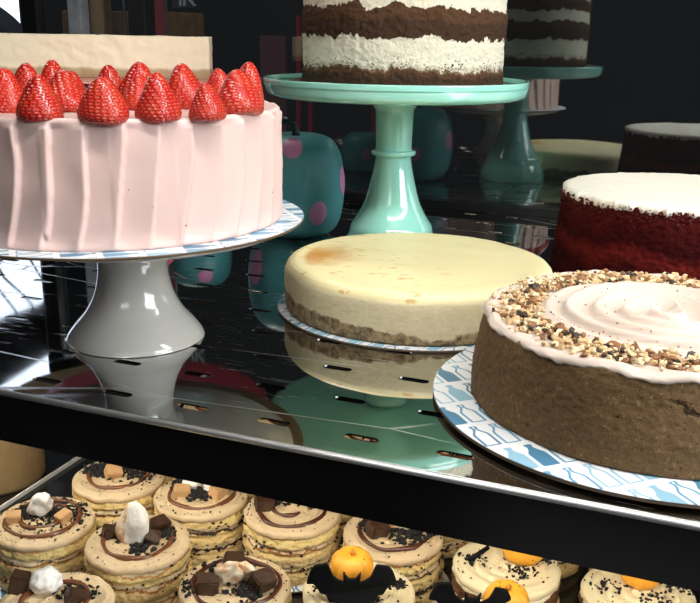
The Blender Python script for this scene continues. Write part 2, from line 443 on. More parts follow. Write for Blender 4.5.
# ------------------------------------------------------------------ the shop behind and the case
struct('floor', box(-6, 3, -3, 3.6, -1.12, -1.10), M['dark_floor'])
struct('ceiling', box(-6, 3, -3, 3.6, 2.6, 2.62), M['dark_wall'])
bm = bmesh.new()
WX0, WX1, WZ0, WZ1 = -4.6, -2.70, -.5, 1.75
bx(bm, WX1, 3, 3.2, 3.3, -1.1, 1.06); bx(bm, -2.30, 3, 3.2, 3.3, 1.06, 2.6); bx(bm, -6, WX0, 3.2, 3.3, -1.1, 2.6)
bx(bm, WX0, WX1, 3.2, 3.3, -1.1, WZ0); bx(bm, WX0, -2.30, 3.2, 3.3, WZ1, 2.6)
struct('wall_back', bm, M['dark_wall'])
struct('wall_left', box(-6.05, -6, -3, 3.6, -1.1, 2.6), M['dark_wall'])
struct('wall_right', box(3, 3.05, -3, 3.6, -1.1, 2.6), M['dark_wall'])
bm = bmesh.new(); bx(bm, WX0, WX1, 3.24, 3.25, WZ0, 1.06); bx(bm, WX0, -2.30, 3.24, 3.25, 1.06, WZ1)
struct('window_1', bm, emit('daylit_window', (.80, .90, 1.0), 2.5))
bm = bmesh.new()
for s in range(7):
    x, z = -4.2 + s * .27, R.uniform(.1, .5); p = [Vector((x, 3.215, z))]
    for k in range(14):
        p.append(p[-1] + Vector((R.uniform(.02, .16), R.uniform(-.004, .004), R.uniform(.00, .13))))
    p = [q for q in p if q.x < WX1 and q.z < 1.7]
    if len(p) > 3: tube(bm, p, lambda t: .016 * (1 - .75 * t), 6)
tag(obj('bare_branches', bm, plain('grey_bark', (.05, .055, .065), .8)), 'thin dark bare branches seen against the bright window', 'branch', kind='stuff')
bm = bmesh.new()
q = [(-4.4, 1.90), (-3.6, 1.74), (-3.03, 1.42), (-2.60, 1.13), (-2.2, .86), (-2.2, .60), (-2.43, .76), (-2.72, .96), (-3.03, 1.09), (-4.4, 1.35)]
for yy in (3.12, 3.1995):
    for x, z in q: bm.verts.new((x, yy, z))
bm.verts.ensure_lookup_table(); n = len(q)
bm.faces.new(bm.verts[:n]); bm.faces.new(bm.verts[n:])
for i in range(n): bm.faces.new((bm.verts[i], bm.verts[(i+1) % n], bm.verts[n + (i+1) % n], bm.verts[n + i]))
tag(obj('sloping_awning', bm, M['dark_frame'], smooth=False), 'dark sloping awning crossing the bright window', 'awning')

# display case: back glass with its posts
struct('door_1', box(-1.026, 1.3, 1.235, 1.241, .012, .325), M['glass'])
bm = bmesh.new(); bx(bm, -1.055, 1.3, 1.225, 1.262, .0003, .0115)
struct('trim_1', bm, M['dark_frame'])
bm = bmesh.new(); bx(bm, -1.055, -1.0265, 1.227, 1.249, .0121, .3254)
struct('trim_2', bm, M['dark_frame'])
struct('trim_4', box(-1.0585, -1.0555, 1.227, 1.249, .0003, .3254), M['alu'])
bm = bmesh.new(); bx(bm, -1.055, 1.3, 1.223, 1.255, .3255, .36)
struct('trim_3', bm, M['dark_frame'])
bm = bmesh.new(); bx(bm, -.985, -.975, 1.37, 1.376, -.016, .325)
# things standing behind the glass (dim)
def strip(name, x0, x1, y, z0, z1, m, label, cat, t=.03):
    return tag(bev(obj(name, box(x0, x1, y, y + t, z0, z1), m, smooth=False), .004), label, cat)
bm.free()
strip('metal_post', -.964, -.959, 1.372, -.05, .6, M['alu'], 'thin bright metal post behind the glass, above the cut cheesecake', 'post', .006)
strip('metal_post', -.879, -.874, 1.372, -.05, .6, M['alu'], 'thin metal post beside the small grey sign behind the glass', 'post', .006)
strip('dark_pillar', -1.457, -1.404, 2.1, -1.1, 2.0, plain('black_brown_wood', (.018, .015, .013), .6), 'dark brown pillar left of the red banner behind the glass', 'pillar', .05)
strip('hanging_banner', -1.490, -1.436, 2.25, -.2, 1.2, plain('red_fabric', (.32, .05, .06), .8), 'dim red banner behind the glass above the cut cheesecake', 'banner', .01)
strip('pale_column', -1.69, -1.645, 2.15, -1.1, 2.0, plain('pale_grey_paint', (.50, .50, .55), .7, var=.6, vscale=25), 'pale grey mottled column behind the glass at upper left', 'column', .04)
strip('wooden_column', -1.653, -1.606, 2.2, -1.1, 2.0, plain('tan_wood', (.42, .28, .16), .7, var=.6, vscale=22), 'tan wooden column beside the pale grey column behind the glass', 'column', .04)
strip('wooden_shelf', -1.83, -1.46, 2.3, .18, .29, plain('dark_tan_wood', (.20, .11, .05), .7, var=.7, vscale=30), 'dark tan wooden shelf board behind the two columns', 'shelf', .2)
t = thing('red_chair_back', 'dim dark red slatted chair back behind the glass left of the chocolate layer cake', 'chair', (-.99, 2.2, -1.1))
for k, (x, w) in enumerate(((-.025, .006), (.010, .005), (-.13, .07))):
    obj('slat', box(x, x + w, 0, .015, .9, 1.38 if k < 2 else 1.33), plain('dark_red_paint', (.22, .02, .03) if k < 2 else (.10, .045, .05), .5), t, smooth=False)
obj('rail', box(-.14, .03, 0, .015, .86, .9), plain('dark_red_rail', (.10, .02, .025), .5), t, smooth=False)
for x in (-.14, .01): obj('leg', box(x, x + .02, 0, .02, 0, .86), plain('dark_leg', (.03, .02, .02), .5), t, smooth=False)
# small sign with two letters, cut off by the top of the picture
t = thing('glass_sign', 'small grey translucent sign lettered IK on the glass at the top edge', 'sign', (-.781, 1.2425, .270))
bm = box(0, .038, 0, .002, 0, .045); sg = bev(obj('plate', bm, plain('smoky_plastic', (.10, .10, .11), .4), t, smooth=False), .0008)
for ch, x in (('I', .010), ('K', .017)):
    cu = bpy.data.curves.new('letter', 'FONT'); cu.body = ch; cu.size = .040; cu.extrude = .0004
    lo = bpy.data.objects.new('letter', cu); C.objects.link(lo); bpy.context.view_layer.update()
    me = bpy.data.meshes.new_from_object(lo.evaluated_get(bpy.context.evaluated_depsgraph_get())); bpy.data.objects.remove(lo)
    lo = bpy.data.objects.new('letter', me); C.objects.link(lo); lo.parent = t; lo.location = (x, -.0005, .003); lo.rotation_euler = (PI/2, 0, 0)
    me.materials.clear(); me.materials.append(plain('white_print', (.7, .7, .72), .5))

# person at far left, only a shoulder shows
def skinned(name, J, E, mat, parent=None, loc=(0, 0, 0), rot=(0, 0, 0), sub=2):
    me = bpy.data.meshes.new(name); me.from_pydata([j[0] for j in J], E, [])
    o = bpy.data.objects.new(name, me); C.objects.link(o)
    m = o.modifiers.new('skin', 'SKIN'); s = o.modifiers.new('sub', 'SUBSURF'); s.levels = s.render_levels = sub
    for v, j in zip(me.skin_vertices[0].data, J): v.radius = j[1] if isinstance(j[1], tuple) else (j[1], j[1])
    me.skin_vertices[0].data[0].use_root = True
    bpy.context.view_layer.update()
    me2 = bpy.data.meshes.new_from_object(o.evaluated_get(bpy.context.evaluated_depsgraph_get()))
    bpy.data.objects.remove(o)
    me2.materials.clear(); me2.materials.append(mat)
    for p in me2.polygons: p.use_smooth = True
    o = bpy.data.objects.new(name, me2); C.objects.link(o); o.parent = parent; o.location = loc; o.rotation_euler = rot
    return o
def person(loc, rz):
    t = thing('person', 'person in a navy jacket at far left, only a shoulder in view', 'person', loc, rz)
    J = [((0, 0, .95), (.15, .11)), ((0, 0, 1.12), (.135, .095)), ((0, 0, 1.30), (.15, .105)), ((0, .01, 1.42), (.10, .075)), ((0, -.005, 1.50), .055), ((0, -.02, 1.58), (.062, .07)), ((0, -.03, 1.66), (.078, .095)), ((0, -.02, 1.74), (.06, .075))]
    E = [(i, i + 1) for i in range(7)]
    for s in (-1, 1):
        k = len(J)
        J += [((s * .13, .01, 1.40), .062), ((s * .20, .02, 1.35), .058), ((s * .245, .03, 1.10), .043), ((s * .25, -.04, .86), .028), ((s * .25, -.06, .79), (.022, .036))]
        E += [(3, k)] + [(k + i, k + i + 1) for i in range(4)]
        h = k + 4
        for f, (dx, dy, L) in enumerate(((0, -.028, .075), (0, -.010, .085), (0, .008, .08), (0, .026, .065))):
            a = len(J); J += [((s * .25 + dx, -.06 + dy, .745), .009), ((s * .25 - s * .008, -.062 + dy, .745 - L * .5), .008), ((s * .25 - s * .02, -.064 + dy, .745 - L), .006)]
            E += [(h, a), (a, a + 1), (a + 1, a + 2)]
        a = len(J); J += [((s * .24, -.10, .775), .010), ((s * .235, -.115, .735), .008)]; E += [(h, a), (a, a + 1)]
        k = len(J); J += [((s * .095, 0, .86), .085), ((s * .10, -.01, .50), .058), ((s * .10, .02, .10), .040), ((s * .10, -.08, .035), (.04, .03)), ((s * .10, -.14, .03), (.035, .022))]
        E += [(0, k)] + [(k + i, k + i + 1) for i in range(4)]
    skin = NB('warm_skin'); sk = skin.set(skin.mix(skin.noise(skin.coord(), 20), (.50, .26, .17), (.58, .32, .22)), .5, sss=.1)
    skinned('body', J, E, sk, t)
    # face
    bm = bmesh.new()
    lump(bm, (0, -.128, 1.645), (.013, .02, .022), 1, 0, 2, .05, Matrix.Identity(3)); obj('nose', bm, sk, t)
    bm = bmesh.new(); lump(bm, (0, -.108, 1.605), (.025, .009, .008), 2, 0, 2, .05, Matrix.Identity(3)); obj('mouth', bm, plain('lips', (.40, .13, .11), .5), t)
    for s in (-1, 1):
        bm = bmesh.new(); lump(bm, (s * .03, -.108, 1.672), (.013, .011, .009), 3, 0, 2, 0, Matrix.Identity(3)); obj('eye', bm, plain('eye_white', (.5, .5, .5), .2), t)
        bm = bmesh.new(); lump(bm, (s * .082, -.02, 1.65), (.012, .022, .035), 4, 0, 2, .1, Matrix.Identity(3)); obj('ear', bm, sk, t)
    bm = bmesh.new(); lump(bm, (0, .0, 1.725), (.092, .115, .085), 5, 0, 3, .06, Matrix.Identity(3)); obj('hair', bm, plain('dark_hair', (.02, .014, .01), .6), t)
    j = [((0, 0, .93), (.17, .13)), ((0, 0, 1.12), (.155, .115)), ((0, 0, 1.30), (.165, .125)), ((0, .01, 1.42), (.112, .09)), ((0, 0, 1.475), (.07, .065))]
    e = [(i, i + 1) for i in range(4)]
    for s in (-1, 1):
        k = len(j); j += [((s * .13, .01, 1.395), .076), ((s * .205, .02, 1.345), .072), ((s * .248, .03, 1.10), .057), ((s * .252, -.03, .88), .043)]
        e += [(3, k)] + [(k + i, k + i + 1) for i in range(3)]
    skinned('jacket', j, e, plain('navy_cloth', (.008, .016, .032), .8, bumpy=.3, bscale=400), t)
    j = [((0, 0, .93), (.165, .125))]; e = []
    for s in (-1, 1):
        k = len(j); j += [((s * .097, 0, .84), .098), ((s * .10, -.01, .50), .072), ((s * .10, .02, .09), .058)]; e += [(0, k), (k, k + 1), (k + 1, k + 2)]
    skinned('trousers', j, e, plain('dark_denim', (.01, .012, .02), .8), t)
person((-2.535, 2.60, -1.145), math.radians(25))

# ------------------------------------------------------------------ upper shelf: mirror steel with slots and a black front lip
SY0, SY1, SX0, SX1 = .446, 1.345, -1.7, 1.25
sh = thing('display_shelf', 'mirror-polished slotted steel shelf carrying the large cakes', 'shelf')
cu = bpy.data.curves.new('deck', 'CURVE'); cu.dimensions = '2D'; cu.fill_mode = 'BOTH'; cu.extrude = .0006
def poly(pts):
    sp = cu.splines.new('POLY'); sp.points.add(len(pts) - 1); sp.use_cyclic_u = True
    for p, q in zip(sp.points, pts): p.co = (*q, 0, 1)
poly([(SX0, SY0), (SX1, SY0), (SX1, SY1), (SX0, SY1)])
for r in range(15):
    y = .4705 + r * .0525
    for k in range(-20, 26):
        x = -.1735 + k * .0588 - (0 if r % 2 == 0 else .0285)
        if not (SX0 + .05 < x < SX1 - .05): continue
        L, w = .0078, .0036
        poly([(x + s * L + s * w * math.cos(a), y + s * w * math.sin(a)) for s in (1, -1) for a in [(-PI/2 + i * PI / 6) for i in range(7)]][:7] + [(x - L - w * math.cos(a), y - w * math.sin(a)) for a in [(-PI/2 + i * PI / 6) for i in range(7)]])
co = bpy.data.objects.new('deck', cu); C.objects.link(co); bpy.context.view_layer.update()
me = bpy.data.meshes.new_from_object(co.evaluated_get(bpy.context.evaluated_depsgraph_get())); bpy.data.objects.remove(co)
me.materials.clear(); me.materials.append(M['shelf'])
deck = bpy.data.objects.new('deck', me); C.objects.link(deck); deck.parent = sh; deck.location = (0, 0, -.0006)
for p in me.polygons: p.use_smooth = False
obj('front_lip', box(SX0, SX1, SY0 - .0018, SY0, -.0385, -.0035), M['black_gloss'], sh, smooth=False)
bm = bmesh.new()
tube(bm, [(SX0, SY0 - .0012, -.0022), (SX1, SY0 - .0012, -.0022)], .0021, 12); obj('edge_trim', bm, M['chrome'], sh)
obj('bottom_flange', box(SX0, SX1, SY0, SY0 + .012, -.0385, -.0370), M['black_gloss'], sh, smooth=False)

# lower level
TZ = -.168
obj_ = tag(obj('lower_deck', box(-1.7, 1.25, .05, 1.33, TZ - .012, TZ - .006), M['black_tray'], smooth=False), 'dark glossy lower deck of the case beneath the tray', 'deck')
tr = thing('serving_tray', 'black tray with a bright left rim under the small cakes', 'tray', (0, 0, TZ))
obj('base', box(-.533, .40, .25, .95, -.006, 0), M['black_tray'], tr, smooth=False)
obj('rim', box(-.5350, -.5335, .25, .95, .0002, .004), plain('lit_edge_white', (.9, .9, .9), .3), tr, smooth=False)  # white colour paints in the light caught along the tray's edge

# ------------------------------------------------------------------ boards and stands
def board(label, x, y, z, r, m=None, group=None, t=.0018, rz=0, name='cake_board'):
    bm = lathe([(0, 0), (r - .0004, 0), (r, .0004), (r, t - .0004), (r - .0004, t), (0, t)], 128)
    for f in bm.faces:
        f.material_index = 0 if f.calc_center_median().z > t * .9 else 1
    o = obj(name, bm, [m or M['bottles'], M['card_back']], loc=(x, y, z), rot=(0, 0, rz)); sharp(o)
    return tag(o, label, 'cake board', group)

def stand(name, label, x, y, base, plate, mat):
    t = thing(name, label, 'cake stand', (x, y, 0))
    obj('pedestal', lathe(smoothprof(base, 5), 96), mat, t)
    obj('plate', lathe(smoothprof(plate, 4), 128), mat, t)
    return t
WX, WY = -.408, .578
stand('cake_stand', 'glossy white pedestal stand under the pink strawberry cake', WX, WY,
      [(0, .0), (.030, .0), (.052, .0), (.0535, .0022), (.0515, .006), (.0465, .0125), (.0385, .022), (.032, .034), (.0285, .046), (.027, .058), (.0285, .068), (.034, .0755), (0, .0775)],
      [(0, .0775), (.045, .077), (.085, .082), (.112, .0885), (.119, .0905), (.1200, .093), (.1195, .0955), (.117, .0962), (0, .0962)], M['white_ceramic'])
MX, MY = -.3080, .9145
t = stand('cake_stand', 'tall mint green pedestal stand under the chocolate layer cake', MX, MY,
      [(0, 0), (.04, 0), (.0535, 0), (.0550, .003), (.0545, .010), (.0520, .018), (.0475, .0255), (.0455, .031), (.0440, .0375), (.0400, .044), (.0350, .052), (.0302, .062), (.0268, .073), (.0235, .086), (.0208, .098), (.0192, .108), (.0188, .1115), (.0195, .1125), (.0228, .1135), (.0238, .1160), (.0228, .1185), (.0195, .1195), (.0192, .128), (.0198, .145), (.0205, .160), (.0235, .1680), (0, .171)],
      [(0, .171), (.05, .172), (.10, .1728), (.124, .1737), (.1335, .1765), (.1365, .1825), (.1375, .1910), (.1365, .1925), (.1348, .1915), (.1330, .1880), (.128, .1870), (0, .1870)], M['mint'])
CX, CY = -.578, .840
t = stand('cake_stand', 'glossy crimson pedestal stand holding the cheesecake above the strawberries', CX, CY,
      [(0, 0), (.03, 0), (.042, 0), (.043, .003), (.038, .010), (.026, .025), (.020, .055), (.0185, .09), (.0185, .15), (.022, .176), (0, .181)],
      [(0, .181), (.07, .182), (.125, .183), (.132, .1845), (.1345, .187), (.1340, .1885), (.1315, .1882), (.1295, .1875), (0, .1870)], M['crimson'])

board('bottle-print cake board between the white stand and the pink cake', WX - .0115, WY - .001, .0965, .1455, M['bottles2'], t=.0018)
board('bottle-print cake board under the plain golden cheesecake', -.2265, .7515, .0002, .1262, M['bottles2'], rz=.6)
BXc, BYc = -.0140, .597
board('large bottle-print cake board at the shelf edge under the nut-topped brown cake', BXc, BYc, .0022, .1455, M['bottles'], rz=YAW, t=.0028)
VX, VY = -.0165, .910
board('pale cake board almost hidden under the red velvet cake', VX, VY, .0002, .121, M['bottles'])

# ------------------------------------------------------------------ pink cake + strawberries
PZ = .0985; PH = .0838; PR = .1285
def pink_fn(a, r, z, t):
    if z < .001 or r < .02: return r, z
    hz = min(1, max(0, (z - .002) / .074))
    N = 36; ph = a / (2 * PI) * N + .42 * (1 - hz) ** 2 - .10 * math.sin(hz * 5 + math.floor(a * 3) * 1.7) * .5
    fr = ph - math.floor(ph)
    w = min(1, (r / PR) ** 8)
    saw = (fr ** 1.8) * .0042 - .0016
    if fr > .93: saw *= (1 - fr) / .07
    fade = min(1, z / .006) * (1 if z < PH - .004 else .12)
    rr = r + w * (saw * fade + .0008 * noise.noise((a * 6, z * 40, 1)))
    if z < .010: rr += .0012 * (1 - z / .010) * (1 + .8 * noise.noise((a * 9, 0, 3)))
    zz = z
    if z > PH - .006:
        zz += .0007 * noise.noise((r * 60 * math.cos(a), r * 60 * math.sin(a), 0)) + .0012 * w * noise.noise((a * 5, 2, 0))
    return rr, zz
prof = dense([(0, 0), (PR + .001, 0), (PR, .004), (PR, PH - .005), (PR - .0003, PH - .0012), (PR - .002, PH), (PR - .006, PH - .0008)], .0022) + dense([(PR - .006, PH - .0008), (.02, PH - .0012), (0, PH - .0012)], .012)[1:]
ck = obj('pink_cake', lathe(prof, 648, pink_fn), M['pink'], loc=(WX - .0135, WY - .001, PZ))
tag(ck, 'tall pale pink frosted cake with combed ridged side, topped with strawberries', 'cake')

def berry_bm(seed):
    H, r = .036, .0165
    pr = smoothprof([(0, 0), (.010, .0), (.0150, .0015), (.0167, .0055), (.0162, .0105), (.0142, .0165), (.0115, .0225), (.0085, .0285), (.0056, .0330), (.0028, .0355), (0, .0362)], 5)
    def fn(a, rr, z, t):
        return rr * (1 + .09 * noise.noise((math.cos(a) * .9 + seed * 3, math.sin(a) * .9, z * 40)) + .05 * math.sin(2 * a + seed)), z + .0012 * noise.noise((math.cos(a), math.sin(a), seed))
    return lathe(pr, 48, fn)
berries = [obj('strawberry', berry_bm(s), M['straw']) for s in range(4)]
used = set()
ST = [  # base pixel's place on the cake (x, y), scale, height scale, lean x, lean y, label
 (-.436, .488, 1.00, 1.05, .1, 0, 'strawberry cut by the left edge of the photo'),
 (-.384, .462, 1.00, .98, .0, 0, 'darkest strawberry standing at the front of the pink cake, left of its middle'),
 (-.405, .510, .95, 1.10, -.1, .25, 'strawberry leaning behind the darkest front one, with pale highlight on its right'),
 (-.440, .545, .95, 1.25, 0, 0, 'tall strawberry peeking behind the darkest front strawberry'),
 (-.420, .540, .90, 1.05, 0, 0, 'strawberry with a pointed tip, second row left of the widest front strawberry'),
 (-.346, .474, 1.02, .96, .05, 0, 'widest front strawberry with a dark red tip'),
 (-.392, .530, .95, .90, .2, .25, 'orange-red strawberry leaning just behind the widest front strawberry'),
 (-.430, .598, .90, 1.15, 0, 0, 'blunt strawberry at the back of the pink cake, left of the centre'),
 (-.394, .583, 1.05, 1.10, .1, 0, 'upright strawberry in the back row just right of the blunt one'),
 (-.321, .498, .98, 1.08, 0, 0, 'front strawberry standing third from the right at the front edge'),
 (-.395, .640, .85, 1.0, 0, 0, 'small dark strawberry half hidden at the far back'),
 (-.352, .583, 1.05, 1.10, -.12, 0, 'large strawberry in the second row behind the smallest front one'),
 (-.298, .520, .84, .98, 0, 0, 'smallest front strawberry on the pink cake'),
 (-.357, .640, .85, 1.15, 0, 0, 'orange strawberry at the back against the cheesecake edge'),
 (-.295, .560, 1.12, .98, -.15, .1, 'large strawberry with many pale seeds at the right of the pink cake'),
 (-.316, .605, 1.00, 1.22, .14, 0, 'tallest strawberry at the far right of the pink cake'),
 (-.455, .535, 1.0, 1.1, 0, 0, 'strawberry near the left edge behind the cut one'),
 (-.372, .555, .9, 1.0, -.1, .1, 'strawberry hidden deep in the middle of the cluster'),
]
for i, (x, y, s, hs, lx, ly, lab) in enumerate(ST):
    k = i % 4
    o = berries[k] if k not in used else berries[k].copy()
    if k in used: C.objects.link(o)
    used.add(k)
    o.location = (x - .0065, y + .002, PZ + PH - .0026); o.rotation_euler = (-ly, lx, i * 1.9); o.scale = (s * .90, s * .90, s * hs * .80)
    o.rotation_mode = 'ZXY'
    tag(o, lab, 'strawberry', 'strawberries on the pink cake')

# ------------------------------------------------------------------ plain cheesecake
CR, CH = .1192, .0425
def chfn(a, r, z, t):
    w = min(1, (r / CR) ** 10); side = 1 if .002 < z < CH * .8 else .35
    d = .0003 * fbm((a * 40, z * 420, 0), 4) + .0010 * noise.noise((a * 3, z * 20, 5))
    return r + w * d * side, z + (.0006 * noise.noise((r * 40 * math.cos(a), r * 40 * math.sin(a), 7)) if z > CH * .8 else 0)
pr = dense([(0, 0), (CR - .002, 0), (CR - .0005, .002), (CR, .012), (CR, .030), (CR - .0004, .0335), (CR - .0018, .0375), (CR - .0045, .0405), (CR - .0085, .0420), (CR - .013, .0422)], .0012) + dense([(CR - .013, .0422), (CR - .03, .0412), (.05, .0410), (0, .0412)], .006)[1:]
o = obj('cheesecake', lathe(pr, 420, chfn), M['cheese'], loc=(-.2265, .7515, .0022))
tag(o, 'plain pale golden cheesecake with a browned patch, on the shelf in the middle', 'cheesecake')

# cheesecake on the crimson stand
KR, KH = .1290, .0425
bm = bmesh.new(); cut = -.018; a0 = math.asin(cut / KR); rows = []
outline = [(KR * math.cos(a0 + (PI - 2 * a0) * i / 120), KR * math.sin(a0 + (PI - 2 * a0) * i / 120)) for i in range(121)]
xl, xr = outline[-1][0], outline[0][0]
outline += [(xl + (xr - xl) * i / 150, cut) for i in range(1, 150)]
for jz in range(29):
    z = KH * jz / 28; ring = []
    for i, (x, y) in enumerate(outline):
        d = .0008 * fbm((x * 70, z * 110, y * 70), 3); L = math.hypot(x, y - .05)
        zz = z + (.0011 * fbm((x * 90, y * 90, 3), 4) if jz == 28 else 0)
        ring.append(bm.verts.new((x * (1 + d / L), y + (y - .05) / L * d, zz)))
    rows.append(ring)
n_ = len(outline)
for A, B in zip(rows, rows[1:]):
    for i in range(n_): bm.faces.new((A[i], A[(i + 1) % n_], B[(i + 1) % n_], B[i]))
bm.faces.new(rows[0][::-1]); bm.faces.new(rows[-1])
o = sharp(obj('cheesecake', bm, M['cut_cheese'], loc=(CX - .046, CY - .012, .1874), rot=(0, 0, YAW + .06)), 50)
tag(o, 'half of a cut ivory cheesecake on the crimson stand behind the strawberries', 'cheesecake')

# ------------------------------------------------------------------ chocolate layer cake on the mint stand
NR, NHt = .1025, .112
def nfn(a, r, z, t):
    w = min(1, (r / NR) ** 8)
    lay = 0
    for z0, z1 in ((0, .0155), (.0455, .0715), (.0895, .1065)):
        if z0 < z < z1: lay = 1
    d = (.0016 if lay else .0008) * fbm((a * 18, z * 260, 4), 4) + .0012 * noise.noise((a * 5, z * 40, 0)) + (.0009 if lay else 0)
    return r + w * d, z + (.0014 * fbm((r * 60 * math.cos(a), r * 60 * math.sin(a), 0), 3) if z > NHt - .002 else 0)
pr = dense([(0, 0), (NR, 0), (NR, NHt - .002), (NR - .003, NHt)], .0016) + dense([(NR - .003, NHt), (0, NHt)], .006)[1:]
nk = thing('chocolate_layer_cake', 'naked chocolate layer cake with white cream on the mint green stand', 'cake', (MX + .0065, MY + .001, .1873))
obj('layers', lathe(pr, 480, nfn), M['naked'], nk)
bm = bmesh.new()
for i in range(70):
    a = R.uniform(0, 2 * PI); rr = R.uniform(.02, .098); s = R.uniform(.003, .007)
    lump(bm, (rr * math.cos(a), rr * math.sin(a), NHt + .001), (s, s, s * .6), i, 0, 1)
tag(obj('berry_pieces', bm, plain('red_berry_bits', (.45, .03, .02), .4), nk), kind='stuff', label='chopped red berry pieces')
bm = bmesh.new()
for i in range(60):
    a = R.uniform(0, 2 * PI); rr = NR + R.uniform(.001, .014); s = R.uniform(.0006, .0022)
    if i < 10: a = math.radians(200) + R.uniform(-.05, .05); s = R.uniform(.0015, .003)
    lump(bm, (rr * math.cos(a), rr * math.sin(a), s * .6), (s, s, s * .8), i, 0, 1)
tag(obj('crumbs', bm, plain('loose_brown_crumbs', (.13, .06, .03), .8), nk), kind='stuff', label='loose brown crumbs at the base of the cake')

# ------------------------------------------------------------------ red velvet cake
rv = thing('red_velvet_cake', 'dark red velvet cake with a flat white frosted top at the right edge', 'cake', (VX, VY, .002))
VB, VT, VH = .1165, .1085, .0955
def vfn(a, r, z, t):
    w = min(1, (r / VT) ** 6)
    return r + w * (.0017 * fbm((a * 22, z * 300, 1), 4) + .0015 * noise.noise((a * 4, z * 30, 3))), z
pr = dense([(0, 0), (VB, 0), (VB, .003), (VB - .0030, .04), (VT, VH - .002), (VT - .003, VH)], .0014) + [(.05, VH), (0, VH)]
obj('sponge', lathe(pr, 460, vfn), M['velvet'], rv)
def vt(a, r, z, t):
    w = min(1, (r / VT) ** 8)
    return r + w * .0034 * fbm((a * 16, 1, 1), 5), z + .0006 * fbm((r * 60 * math.cos(a), r * 60 * math.sin(a), 1), 3) - w * (.0040 * abs(fbm((a * 14, 5, 1), 5)) if z < VH else 0)
pr = [(0, VH - .006), (VT - .001, VH - .006), (VT + .0005, VH - .0045), (VT + .0012, VH - .0015), (VT + .0006, VH + .0005), (VT - .0015, VH + .0020), (VT - .005, VH + .0022)] + dense([(VT - .005, VH + .0022), (0, VH + .0018)], .006)[1:]
obj('frosting_top', lathe(pr, 420, vt), M['frost_cream'], rv)
bm = bmesh.new()
for i in range(900):
    a = R.uniform(0, 2 * PI); z = VH - abs(R.gauss(0, .0050)) ; s = R.uniform(.0003, .0009) * R.choice((1, 1, 1.5))
    rr = VT + .0018 + (VH - z) * .08
    lump(bm, (rr * math.cos(a), rr * math.sin(a), z - .0015), (s, s, s), i, 0, 1)
tag(obj('red_crumbs', bm, plain('red_cake_crumb', (.085, .006, .006), .8), rv), kind='stuff', label='red crumbs ringing the frosting edge')

# ------------------------------------------------------------------ brown cake with nuts at the front right
bc = thing('nut_topped_cake', 'brown crumb-crusted cake with chopped nut ring and swirled frosting, at the shelf edge', 'cake', (BXc, BYc, .0050))
BB, BT, BH = .1195, .1140, .0560
def bfn(a, r, z, t):
    w = min(1, (r / BT) ** 8)
    d = .0007 * fbm((a * 25, z * 320, 2), 4) + .0015 * noise.noise((a * 3, z * 25, 6))
    zz = z + (.0007 * noise.noise((a * 6, 3, 1)) + .0006 * fbm((a * 30, 1, 1), 3) if z > BH * .85 else 0)
    return r + w * d, zz
pr = dense([(0, 0), (BB - .0015, 0), (BB, .0015), (BB - .0008, .020), (BT + .0015, .046), (BT, .0535), (BT - .0010, .0555), (BT - .0035, .0562)], .0014) + [(BT - .02, .0540), (0, .053)]
obj('crumb_crust', lathe(pr, 460, bfn), M['crust'], bc)
SR = .074
def swirl(a, r, z, t):
    x, y = r * math.cos(a), r * math.sin(a)
    zz = z
    if r < SR + .004:
        u = r / .0185 - a / (2 * PI) + .16 * math.sin(a * 2 + 1) + .10 * math.sin(3 * a)
        f = u - math.floor(u)
        k = (f / .84) ** 1.5 if f < .84 else (1 - f) / .16
        zz += .0062 * k * min(1, max(0, (SR + .004 - r) / .006)) + .0022 * min(1, max(0, (SR + .003 - r) / .006))
    if r > .104:
        s_ = min(1, (r - .104) / .004)
        zz += s_ * (.0010 * math.sin(a * 9 + 2 * math.sin(a * 4)) + .0009 * fbm((a * 8, r * 90, 1), 3))
        r2 = r + s_ * (.0005 * math.sin(a * 13 + r * 300) + .0010 * noise.noise((a * 7, 3, 8)))
        if z < .0560: zz += .0026 * noise.noise((a * 5, 1, 4)) + .0018 * noise.noise((a * 17, 1, 4))
    else: r2 = r
    return r2, zz + .0005 * noise.noise((x * 90, y * 90, 2))
pr = dense([(0, .0560), (SR, .0560), (.080, .0562), (.097, .0565)], .0014) + dense([(.097, .0565), (.103, .0574), (.1085, .0586), (.1112, .0582), (.1130, .0570), (.1142, .0555), (.1143, .0542), (.1125, .0530)], .0008)[1:]
obj('frosting', lathe(pr, 360, swirl), M['frost_white'], bc)
bm = bmesh.new()
for i in range(3000):
    a = R.uniform(0, 2 * PI); rr = min(.1100, max(.0745, R.gauss(.0915, .0085)))
    if R.random() < .03: rr = R.uniform(.02, .07)
    s = R.choice((.0009, .0013, .0018, .0024)) * R.uniform(.8, 1.25)
    z = .0565 + s * .5 + R.uniform(0, .0024) if rr > .075 else .0625
    if rr < .075: s = .0007; z = .0575 + .0042
    lump(bm, (rr * math.cos(a), rr * math.sin(a), z), (s, s * R.uniform(.6, 1), s * R.uniform(.5, .9)), i, R.choices((0, 1, 2, 3), (36, 28, 25, 11))[0], 1, .5)
tag(obj('chopped_nuts', bm, [M['nut_tan'], M['nut_cream'], M['nut_brown'], M['nut_dark']], bc, smooth=False), kind='stuff', label='ring of chopped tan and brown nuts')
for i in range(16):
    a = i * 2 * PI / 16 + R.uniform(-.15, .15); rr = R.uniform(.082, .102); s = R.uniform(.0026, .0040)
    bm = bmesh.new(); lump(bm, (0, 0, 0), (s, s * .85, s * .75), i + 50, 0, 3, .45, None, 2.2)
    obj('walnut_piece', bm, M['nut_dark'] if i % 2 else M['nut_brown'], bc, loc=(rr * math.cos(a), rr * math.sin(a), .0598))

